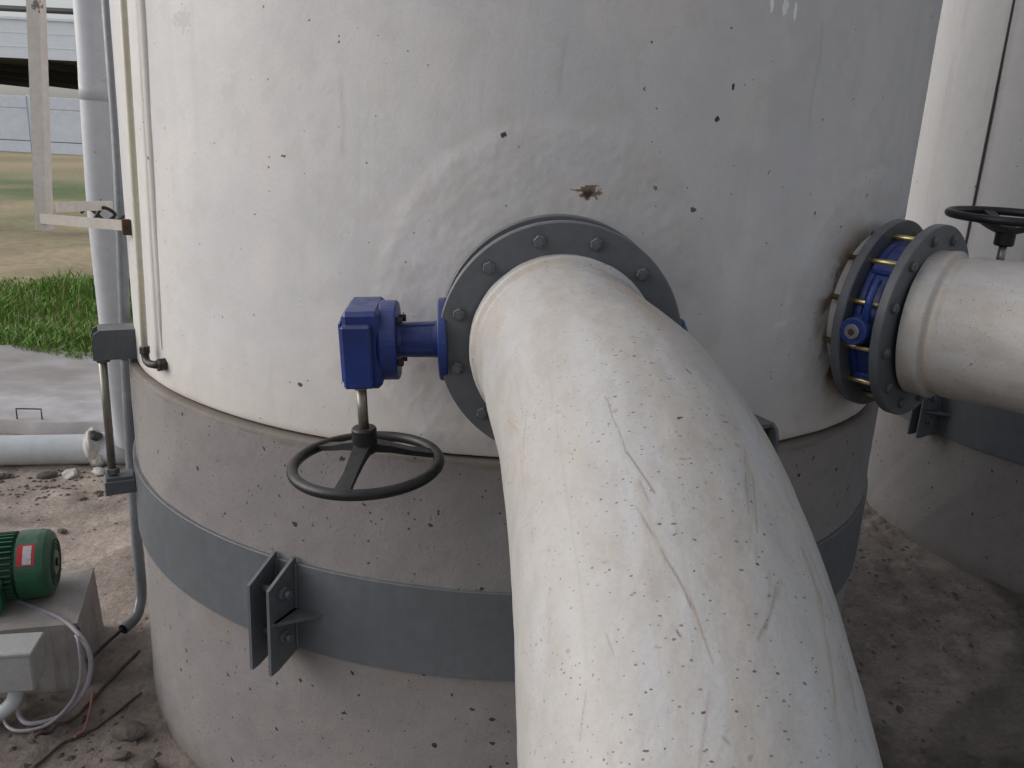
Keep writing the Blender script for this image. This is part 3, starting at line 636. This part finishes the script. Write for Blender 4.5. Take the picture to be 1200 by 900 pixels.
MB().disc(.017, .026, wallpt(-2.425, RT+.034, 1.478), (0, 0, 1), 6).build('collar', 'fit', t)
off_ = Vector((-1.09, 2.55, 1.45))-Vector((C1[0], C1[1], Z_RIM))
MB().tube([off_+wallpt(-2.385+.012*(z-1.47), RT-.011, z) for z in np.linspace(1.50, 5.2, 16)], [.012, .02]+[.021]*14, 18).build('moulded_rib', 'frp_plain', tank1)

# ------------------------------------------------------------------ bracketed post at the far left
t = thing('angle_iron_post', 'chipped white angle-iron post held off the tank by two flat bars', 'post', (-1.68, 2.97, 1.82))
def rel(x, y, z): return Vector((x, y, z))-Vector((-1.68, 2.97, 1.82))
d = Vector((.078, -.02, 1)).normalized()
def lpost(sz, th, z1):
    p0 = rel(-1.648, 2.93, 1.815); poly = [(0, 0), (sz, 0), (sz, th), (th, th), (th, sz), (0, sz)]; vs = []
    rz = Matrix.Rotation(R(89), 3, 'Z')
    for h in (0, z1): vs += [p0+d*h+rz @ Vector((x, y, 0)) for x, y in poly]
    return MB().add(vs, [(0, 1, 2, 3, 4, 5), (11, 10, 9, 8, 7, 6)]+[(i, i+6, (i+1) % 6+6, (i+1) % 6) for i in range(6)])
lpost(.042, .006, 3.3).build('post', 'white_iron', t)
def flat_bar(a, b, hgt, th): 
    a = Vector(a); b = Vector(b); x = (b-a); L = x.length; x.normalize(); y = Vector((0, 0, 1)).cross(x).normalized(); z = x.cross(y); m3 = Matrix((x, y, z)).transposed()
    return MB().box((a+b)/2, (L, th, hgt), m3)
flat_bar(rel(-1.665, 2.93, 1.855), rel(-1.292, 2.79, 1.862), .034, .008).build('flat_bar', 'white_iron', t)
flat_bar(rel(-1.71, 3.12, 1.878), rel(-1.66, 3.44, 1.865), .036, .008).build('flat_bar', 'white_iron', t)
MB().box(rel(-1.300, 2.788, 1.858), (.03, .03, .05), Matrix.Rotation(R(30), 3, 'Z')).build('weld_plate', 'rust', t)
MB().box(rel(-1.672, 2.95, 1.855), (.022, .022, .046), Matrix.Rotation(R(25), 3, 'Z')).build('weld_plate', 'rust', t)

# ------------------------------------------------------------------ vertical pipes left of the tank
cp = [(-1.656, 3.55, 5.0), (-1.656, 3.55, 2.832), (-1.665, 3.55, 2.649), (-1.66, 3.53, 2.068), (-1.672, 3.5, 1.397), (-1.680, 3.48, .901), (-1.672, 3.45, .42), (-1.655, 3.42, .15), (-1.648, 3.37, .062), (-1.652, 3.32, .034), (-1.668, 3.25, .028)]
t = thing('electrical_conduit', 'thin grey conduit down the side of the foreground tank ending open on the earth', 'conduit', (-1.66, 3.40, 0))
pth = [p-Vector((-1.66, 3.40, 0)) for p in smooth_path(cp, 7)]
MB().tube(pth, .0235, 16, caps=False).tube(pth[-3:], .019, 16, caps=False).build('tube', 'conduit', t)
for i in (30,): MB().tube([pth[i]+Vector((0, 0, .035)), pth[i]-Vector((0, 0, .035))], .028, 16).build('coupling', 'conduit', t)
MB().tube(smooth_path([Vector(p)-Vector((-1.66, 3.40, 0)) for p in ((-1.765, 3.40, 1.835), (-1.73, 3.385, 1.855), (-1.695, 3.38, 1.835), (-1.66, 3.38, 1.808), (-1.625, 3.39, 1.835), (-1.665, 3.375, 1.86), (-1.705, 3.38, 1.815), (-1.745, 3.395, 1.80), (-1.685, 3.375, 1.81), (-1.605, 3.37, 1.815), (-1.575, 3.37, 1.835), (-1.545, 3.36, 1.825))]), .007, 8).build('wire_tie', 'fit', t)

t = thing('drain_pipe', 'wide pale grey plastic pipe standing behind the tank, meeting the pipe on the ground', 'pipe', (-2.5, 5.15, 0))
dp = [(-2.40, 4.9, 5.0), (-2.40, 4.9, 2.9), (-2.409, 4.9, 2.292), (-2.447, 4.95, 1.675), (-2.462, 5.0, 1.055), (-2.475, 5.05, .605), (-2.50, 5.15, .25), (-2.51, 5.17, .16)]
pth = [p-Vector((-2.5, 5.15, 0)) for p in smooth_path(dp, 6)]
MB().tube(pth, .080, 28).build('tube', 'pvc', t)
MB().tube([Vector((-2.408, 4.9, 2.30))-Vector((-2.5, 5.15, 0)), Vector((-2.404, 4.9, 2.42))-Vector((-2.5, 5.15, 0))], .0825, 28).build('socket', 'pvc', t)

t = thing('ground_pipe', 'pale blue-white plastic pipe lying on the ground along the concrete apron', 'pipe', (-3.0, 5.13, 0))
q0 = Vector((-3.0, 5.13, 0)); gp = [Vector((-7.5, 4.25, .10)), Vector((-5, 4.73, .10)), Vector((-3.308, 5.073, .10)), Vector((-2.753, 5.188, .10)), Vector((-2.35, 5.27, .10))]
MB().tube([p-q0 for p in gp], .098, 28).build('tube', 'pvcg', t)
MB().tube([Vector((-2.76, 5.186, .10))-q0, Vector((-2.42, 5.256, .10))-q0], .108, 28).build('coupling', 'pvc', t)
def lump(c, rad, seed, sub=2, sq=(1, 1, 1)):
    import bmesh
    bm = bmesh.new(); bmesh.ops.create_icosphere(bm, subdivisions=sub, radius=1); rr = random.Random(seed); off = [rr.uniform(0, 50) for _ in range(2)]
    co = np.array([v.co[:] for v in bm.verts]); n = fbm(co[:, 0]*1.3+off[0]+co[:, 2]*.7, co[:, 1]*1.3+off[1]-co[:, 2]*.9, seed, 3)
    m = MB(); vs = [Vector((x*sq[0], y*sq[1], z*sq[2]))*rad*(.55+.9*k)+Vector(c) for (x, y, z), k in zip(co, n)]
    m.add(vs, [tuple(v.index for v in f.verts) for f in bm.faces]); bm.free(); return m
lump(Vector((-2.735, 5.15, .13))-q0, .10, 5, 4, (.55, .8, 1.05)).add(*(lambda m: (m.v, m.f))(lump(Vector((-2.70, 5.11, .07))-q0, .06, 8, 3, (.8, .6, 1.0)))).build('mortar_patch', 'plaster', t)
lump(Vector((-2.71, 5.13, .215))-q0, .05, 6, 3, (1, .8, .6)).build('mortar_patch', 'fit', t)

t = thing('wire_loop_handle', 'small square steel loop standing at the edge of the concrete apron', 'handle', (-3.5, 5.72, .08))
MB().tube([(-.075, 0, -.02), (-.075, 0, .085), (.095, .02, .085), (.095, .02, -.02)], .006, 8, smooth=False).build('loop', 'rust', t)

# ------------------------------------------------------------------ motor on its block
BR = Matrix.Rotation(R(19), 3, 'Z')      # heading of block and motor
bo_ = Vector((-1.665, 2.90, 0))
def B(x, y, z): return BR @ Vector((x, y, z))
t = thing('motor_block', 'worn concrete block under the green motor', 'block', bo_)
def block():
    m = MB(); n = 14; vs = []; H = .285
    pts = []
    nx, ny = 26, 12
    top = [[None]*ny for _ in range(nx)]
    for i in range(nx):
        for j in range(ny):
            x = -1.3+1.3*i/(nx-1); y = .47*j/(ny-1)
            z = H-.004*math.sin(i*.9)*math.sin(j*1.3)-random.uniform(0, .0015)
            x2 = x+.035*(1 if i == 0 else 0); sag = .006 if (i == nx-1 or j == 0 or j == ny-1) else 0
            top[i][j] = B(x2-(.005 if i == nx-1 else 0), y+(.005 if j == 0 else 0)-(.005 if j == ny-1 else 0)+.005*math.sin(i*.7), z-sag)
    g = [v for row in top for v in row]
    fs = [(i*ny+j, (i+1)*ny+j, (i+1)*ny+j+1, i*ny+j+1) for i in range(nx-1) for j in range(ny-1)]
    rim = [(i, 0) for i in range(nx)]+[(nx-1, j) for j in range(1, ny)]+[(i, ny-1) for i in range(nx-2, -1, -1)]+[(0, j) for j in range(ny-2, 0, -1)]
    off = len(g); lows = []
    for i, j in rim:
        x = -1.3+1.3*i/(nx-1); y = .47*j/(ny-1); lows.append(B(x+(.02 if i == nx-1 else 0)+random.uniform(-.006, .006), y-(.02 if j == 0 else 0)+random.uniform(-.006, .006), -.08))
    k = len(rim)
    for a in range(k):
        b = (a+1) % k; fs.append((rim[a][0]*ny+rim[a][1], off+a, off+b, rim[b][0]*ny+rim[b][1]))
    return m.add(g+lows, fs, False)
block().build('block', 'concrete', t)

mo = Vector((-1.855, 3.12, .27)); MA = Matrix.Rotation(R(19), 3, 'Z')
t = thing('electric_motor', 'green finned electric motor with a red and white sticker on its fan cover', 'motor', mo, R(19))
zc = .150
MB().lathe([(1e-3, .000), (.050, .000), (.056, -.004), (.105, -.004), (.125, -.012), (.138, -.028), (.142, -.05), (.142, -.125), (.136, -.128)], (0, 0, zc), (1, 0, 0), 56, smooth=False).build('fan_cover', 'green', t)
fc = [o for o in t.children][0]
for rr_ in (.062, .078, .094): MB().lathe([(rr_-.003, -.0035), (rr_-.003, .000), (rr_+.003, .000), (rr_+.003, -.0035)], (0, 0, zc), (1, 0, 0), 40).build('grille_ring', 'dgreen', fc)
MB().disc(.018, .008, (0, 0, zc), (1, 0, 0), 12).build('centre_cap', 'fit', fc)
MB().lathe([(.118, -.126), (.118, -.60), (.10, -.63), (.03, -.64)], (0, 0, zc), (1, 0, 0), 48).build('stator', 'dgreen', t)
fin = MB().box((-.345, 0, .128), (.41, .005, .026)).mesh('fin', 'green')
for k in range(36):
    a = 2*PI*k/36
    f = link('fin', fin, t); f.location = (0, 0, zc); f.rotation_euler = (a, 0, 0)
MB().box((-.27, -.150, .10), (.20, .085, .13), Matrix.Rotation(R(12), 3, 'X'), .012).build('terminal_box', 'green', t)
for x in (-.28, -.48):
    for y in (-.1, .1): MB().box((x, y, .012), (.07, .07, .028), bev=.006).box((x, y*.9, .045), (.03, .03, .05)).build('foot', 'green', t)
def sticker(a0, a1, x0, x1, rr_, mt, nm):
    n = 10; vs = []
    for x in (x0, x1): vs += [(x, -math.sin(a0+(a1-a0)*i/n)*rr_, zc+math.cos(a0+(a1-a0)*i/n)*rr_) for i in range(n+1)]
    MB().add(vs, [(i, i+1, n+2+i, n+1+i) for i in range(n)], True).build(nm, mt, fc)
sticker(R(30), R(66), -.118, -.055, .1432, 'red', 'sticker'); sticker(R(33), R(64), -.097, -.066, .1440, 'sticker', 'sticker')

t = thing('junction_box', 'pale grey junction box mounted low in front of the motor block', 'box', (-1.79, 2.66, .155), R(12))
MB().box((-.06, 0, .09), (.30, .13, .15), bev=.006).build('body', 'gbox', t)
MB().box((-.06, 0, .172), (.312, .142, .016), bev=.004).build('lid', 'gbox', t)
MB().tube(smooth_path([(.0, 0, .02), (.0, 0, -.03), (-.02, -.01, -.075), (-.08, -.02, -.11), (-.2, -.03, -.12)]), .027, 14).build('conduit_elbow', 'pvcg', t)
MB().tube([(.06, 0, .02), (.06, 0, -.012)], .02, 12).build('cable_gland', 'gbox', t)

def zed(x, y, up=.008): return float(gheight(np.array([x]), np.array([y]))[0])-.012+up
def run_cable(name, label, cat, pts, rad, m, grounded=True):
    pts = [Vector(p) for p in pts]; o0 = pts[0].copy(); t = MB().tube([p-o0 for p in smooth_path(pts, 8)], rad, 8).build(name, m); t.location = o0; return tag(t, label, cat)
def gpts(*xy, up=.006):
    out = []
    for i in range(len(xy)-1):
        for k in range(6):
            q = k/6; x = xy[i][0]*(1-q)+xy[i+1][0]*q; y = xy[i][1]*(1-q)+xy[i+1][1]*q; out.append((x, y, zed(x, y, up)))
    out.append((*xy[-1], zed(*xy[-1], up))); return out
run_cable('flexible_conduit', 'white flexible conduit looping from the junction box to the top of the motor block', 'conduit',
          [(-1.79, 2.66, .10), (-1.775, 2.64, .04), (-1.72, 2.62, .025), (-1.63, 2.66, .035), (-1.575, 2.73, .09), (-1.565, 2.78, .17), (-1.60, 2.82, .24), (-1.72, 2.90, .285), (-1.92, 3.0, .285), (-2.1, 3.06, .30)], .0095, 'hose')
run_cable('flexible_conduit', 'thin white cable looping beside the white flexible conduit', 'conduit',
          [(-1.83, 2.66, .10), (-1.82, 2.62, .03), (-1.75, 2.585, .02), (-1.655, 2.615, .03), (-1.60, 2.69, .08), (-1.59, 2.75, .16), (-1.615, 2.80, .25), (-1.64, 2.83, .27)], .0065, 'hose')
run_cable('black_cable', 'short black cable sagging from the open conduit end to the motor block', 'cable', [(-1.667, 3.27, .035), (-1.672, 3.21, .035), (-1.685, 3.13, .035), (-1.69, 3.03, .04), (-1.665, 2.95, .08), (-1.62, 2.87, .16), (-1.655, 2.87, .28)], .007, 'cable')
run_cable('ground_wire', 'dusty wire running from the pedestal foot towards the bottom left corner', 'wire', gpts((-1.42, 2.86), (-1.5, 2.66), (-1.57, 2.56), (-1.60, 2.42), (-1.64, 2.28)), .006, 'rope')
run_cable('ground_wire', 'upper dusty wire slanting across the earth beside the pedestal', 'wire', gpts((-1.56, 3.16), (-1.58, 2.94), (-1.60, 2.72), (-1.68, 2.56)), .007, 'rope')
run_cable('cord', 'short faded red cord lying across the wires', 'cord', gpts((-1.60, 2.84), (-1.555, 2.72), (-1.525, 2.62), (-1.54, 2.58), up=.02), .005, 'pink')

# ------------------------------------------------------------------ stones
stones = [((-1.35, 2.62), .055, 'flat dark stone on the earth near the foot of the pedestal'), ((-1.22, 2.42), .06, 'angular dark stone at the bottom edge left of the pedestal'), ((-1.33, 2.50), .028, 'small stone between the two dark stones at the pedestal foot'),
          ((-2.80, 4.96), .055, 'pale lump of rubble below the mortar patch on the ground pipe'), ((-2.93, 4.92), .05, 'brown lump of rubble in front of the ground pipe'), ((-2.65, 5.02), .05, 'pale rubble lump nearest the standing drain pipe'), ((-3.18, 4.86), .045, 'dark rubble lump at the left end of the ground pipe'),
          ((-2.45, 4.2), .028, 'small dark stone on the open earth behind the motor'), ((-2.25, 3.75), .02, 'tiny dark stone on the earth above the motor block')]
for k, ((x, y), rad, lb) in enumerate(stones):
    o = lump((0, 0, rad*.25), rad*.85, 40+k, 3, (1.35, .9, .48)).build('stone', 'rock' if 'pale' not in lb else 'plaster'); o.location = (x, y, zed(x, y, 0)); o.rotation_euler = (0, 0, k*1.7); tag(o, lb, 'stone')
def gravel():
    m = MB(); rr = random.Random(3)
    base = [(1, 0, 0), (-1, .1, 0), (0, 1, .1), (.1, -1, 0), (0, .1, 1), (0, 0, -1)]; F = [(0, 2, 4), (2, 1, 4), (1, 3, 4), (3, 0, 4), (2, 0, 5), (1, 2, 5), (3, 1, 5), (0, 3, 5)]
    def put(n, x0, x1, y0, y1, s0, s1):
        for _ in range(n):
            x = rr.uniform(x0, x1); y = rr.uniform(y0, y1)
            if math.hypot(x-C1[0], y-C1[1]) < RP+.02 or math.hypot(x-C2[0], y-C2[1]) < RP+.02: continue
            s = rr.uniform(s0, s1)*(.5 if rr.random() < .6 else 1); a = rr.uniform(0, 6); z = zed(x, y, 0)
            m.add([(x+s*(v[0]*math.cos(a)*1.3-v[1]*math.sin(a))*rr.uniform(.7, 1.2), y+s*(v[0]*math.sin(a)*1.3+v[1]*math.cos(a))*rr.uniform(.7, 1.2), z+s*v[2]*.6) for v in base], F)
    put(420, -3.4, -1.3, 2.1, 5.0, .004, .012); put(170, -3.3, -2.3, 4.6, 5.05, .008, .028); put(160, -1.8, -1.0, 2.1, 2.8, .006, .022); put(750, 1.0, 3.2, 2.2, 5.0, .004, .014); put(120, 1.4, 2.6, 2.6, 4.6, .008, .02)
    return m
tag(gravel().build('loose_gravel', 'rock'), 'loose gravel and crumbled soil scattered over the earth', None, None, 'stuff')

# ------------------------------------------------------------------ tall grass behind the apron
def grass():
    rr = np.random.default_rng(5); n = 34000
    x = rr.uniform(-11, -1.0, n); y = 7.62+rr.power(.75, n)*4.2; y = np.where(rr.random(n) < .35, 7.62+rr.random(n)*.7, y)
    y = y+(fbm(x*2.5, x*0, 405, 3)-.6)*.45*(y < 8.4); dens = fbm(x*.9, y*.9, 401, 3); hmap = .16+.34*sst(fbm(x*.55+3, y*.55, 403, 3), .3, .7); keep = dens > .22; x, y, hmap = x[keep], y[keep], hmap[keep]
    fade = 1-sst(y, 10.4, 11.8); hgt = hmap*rr.uniform(.55, 1.25, len(x))*(.25+.75*fade)
    a = rr.uniform(0, 2*PI, len(x)); lean = rr.uniform(.1, .75, len(x))*hgt; wd = rr.uniform(.005, .010, len(x)); fa = rr.uniform(0, PI, len(x))
    V = []; 
    dxl, dyl = np.cos(a)*lean, np.sin(a)*lean; wx, wy = np.cos(fa)*wd, np.sin(fa)*wd
    for q, wk, hk in ((0, 1, 0), (.3, .9, .62), (1, .0, 1)):
        zz = hgt*hk*(1-.18*q)
        if wk: V += [np.stack([x+dxl*q-wx*wk, y+dyl*q-wy*wk, zz-.02], -1), np.stack([x+dxl*q+wx*wk, y+dyl*q+wy*wk, zz-.02], -1)]
        else: V += [np.stack([x+dxl*q, y+dyl*q, zz-.02], -1)]
    P = np.stack(V, 1); N = len(x); co = P.reshape(-1, 3); b = np.arange(N)*5
    quads = np.stack([b, b+1, b+3, b+2], -1); tris = np.stack([b+2, b+3, b+4], -1)
    me = bpy.data.meshes.new('tall_grass'); me.from_pydata(co.tolist(), [], quads.tolist()+tris.tolist())
    tone = rr.random(N); g = np.stack([.10+.11*tone, .22+.15*tone, .03+.03*tone, np.ones(N)], -1); dryb = (rr.random(N) < .12)[:, None]; g = np.where(dryb, np.array([.26, .22, .10, 1]), g)
    at = me.color_attributes.new('paint', 'FLOAT_COLOR', 'POINT'); at.data.foreach_set('color', np.repeat(g, 5, 0).reshape(-1).astype(np.float32)); me.materials.append(M['grass'])
    return link('tall_grass', me)
tag(grass(), 'dense bright green grass growing behind the concrete apron', None, None, 'stuff')

# ------------------------------------------------------------------ boundary wall far behind
t = thing('boundary_wall', 'long pale blue wall of precast panels beyond the lawn', 'wall', (-30, 56.4, 0))
rows = [(0, .76), (.76, 2.78), (2.78, 3.57)]
pm = {}
for k, (z0, z1) in enumerate(rows): pm[k] = MB().box((0, 0, (z0+z1)/2), (3.94, .12, z1-z0-.05), bev=.02).mesh('panel', 'wall')
for i in range(-9, 12):
    for k in range(3):
        o = link('panel', pm[k], t); o.location = (i*4.15, 0, 0)
pst = MB().box((0, .03, 1.8), (.20, .22, 3.66), bev=.02).mesh('post', 'wall')
for i in range(-9, 13): o = link('post', pst, t); o.location = (i*4.15-2.075, .06, 0)

# ------------------------------------------------------------------ open shed beyond the wall
t = thing('open_shed', 'long open-sided shed with pale sheet fascia behind the boundary wall', 'shed', (-50, 75, 0), R(-1.5))
MB().box((0, 0, 8.62), (70, .25, 3.25)).build('fascia', 'fascia', t)
for z in (7.9, 9.0): MB().box((0, -.14, z), (70, .04, .06)).build('lap_strip', 'fascia', t)
MB().box((0, 27.6, 7.05), (70, 55, .1)).build('ceiling', 'under', t)
MB().box((0, 27.6, 10.1), (70.4, 55.8, .16)).build('roof', 'fascia', t)
cm = MB().box((0, 0, 3.5), (.5, .5, 7.0)).mesh('column', 'dsteel')
for i in range(9):
    for y in (54.0,): o = link('column', cm, t); o.location = (-32+i*8, y, 0)
bm_ = MB().box((0, 27.5, 6.72), (.25, 54, .5)).mesh('roof_beam', 'dsteel')
for i in range(9): o = link('roof_beam', bm_, t); o.location = (-32+i*8, 0, 0)
rp = MB().tube([(-35, 0, 10.85), (35, 0, 10.85)], .24, 12).build('roof_pipe', 'dsteel', t)
for i in range(12): MB().box((-33+i*6, 0, 10.4), (.12, .12, .6)).build('pipe_stand', 'dsteel', t)
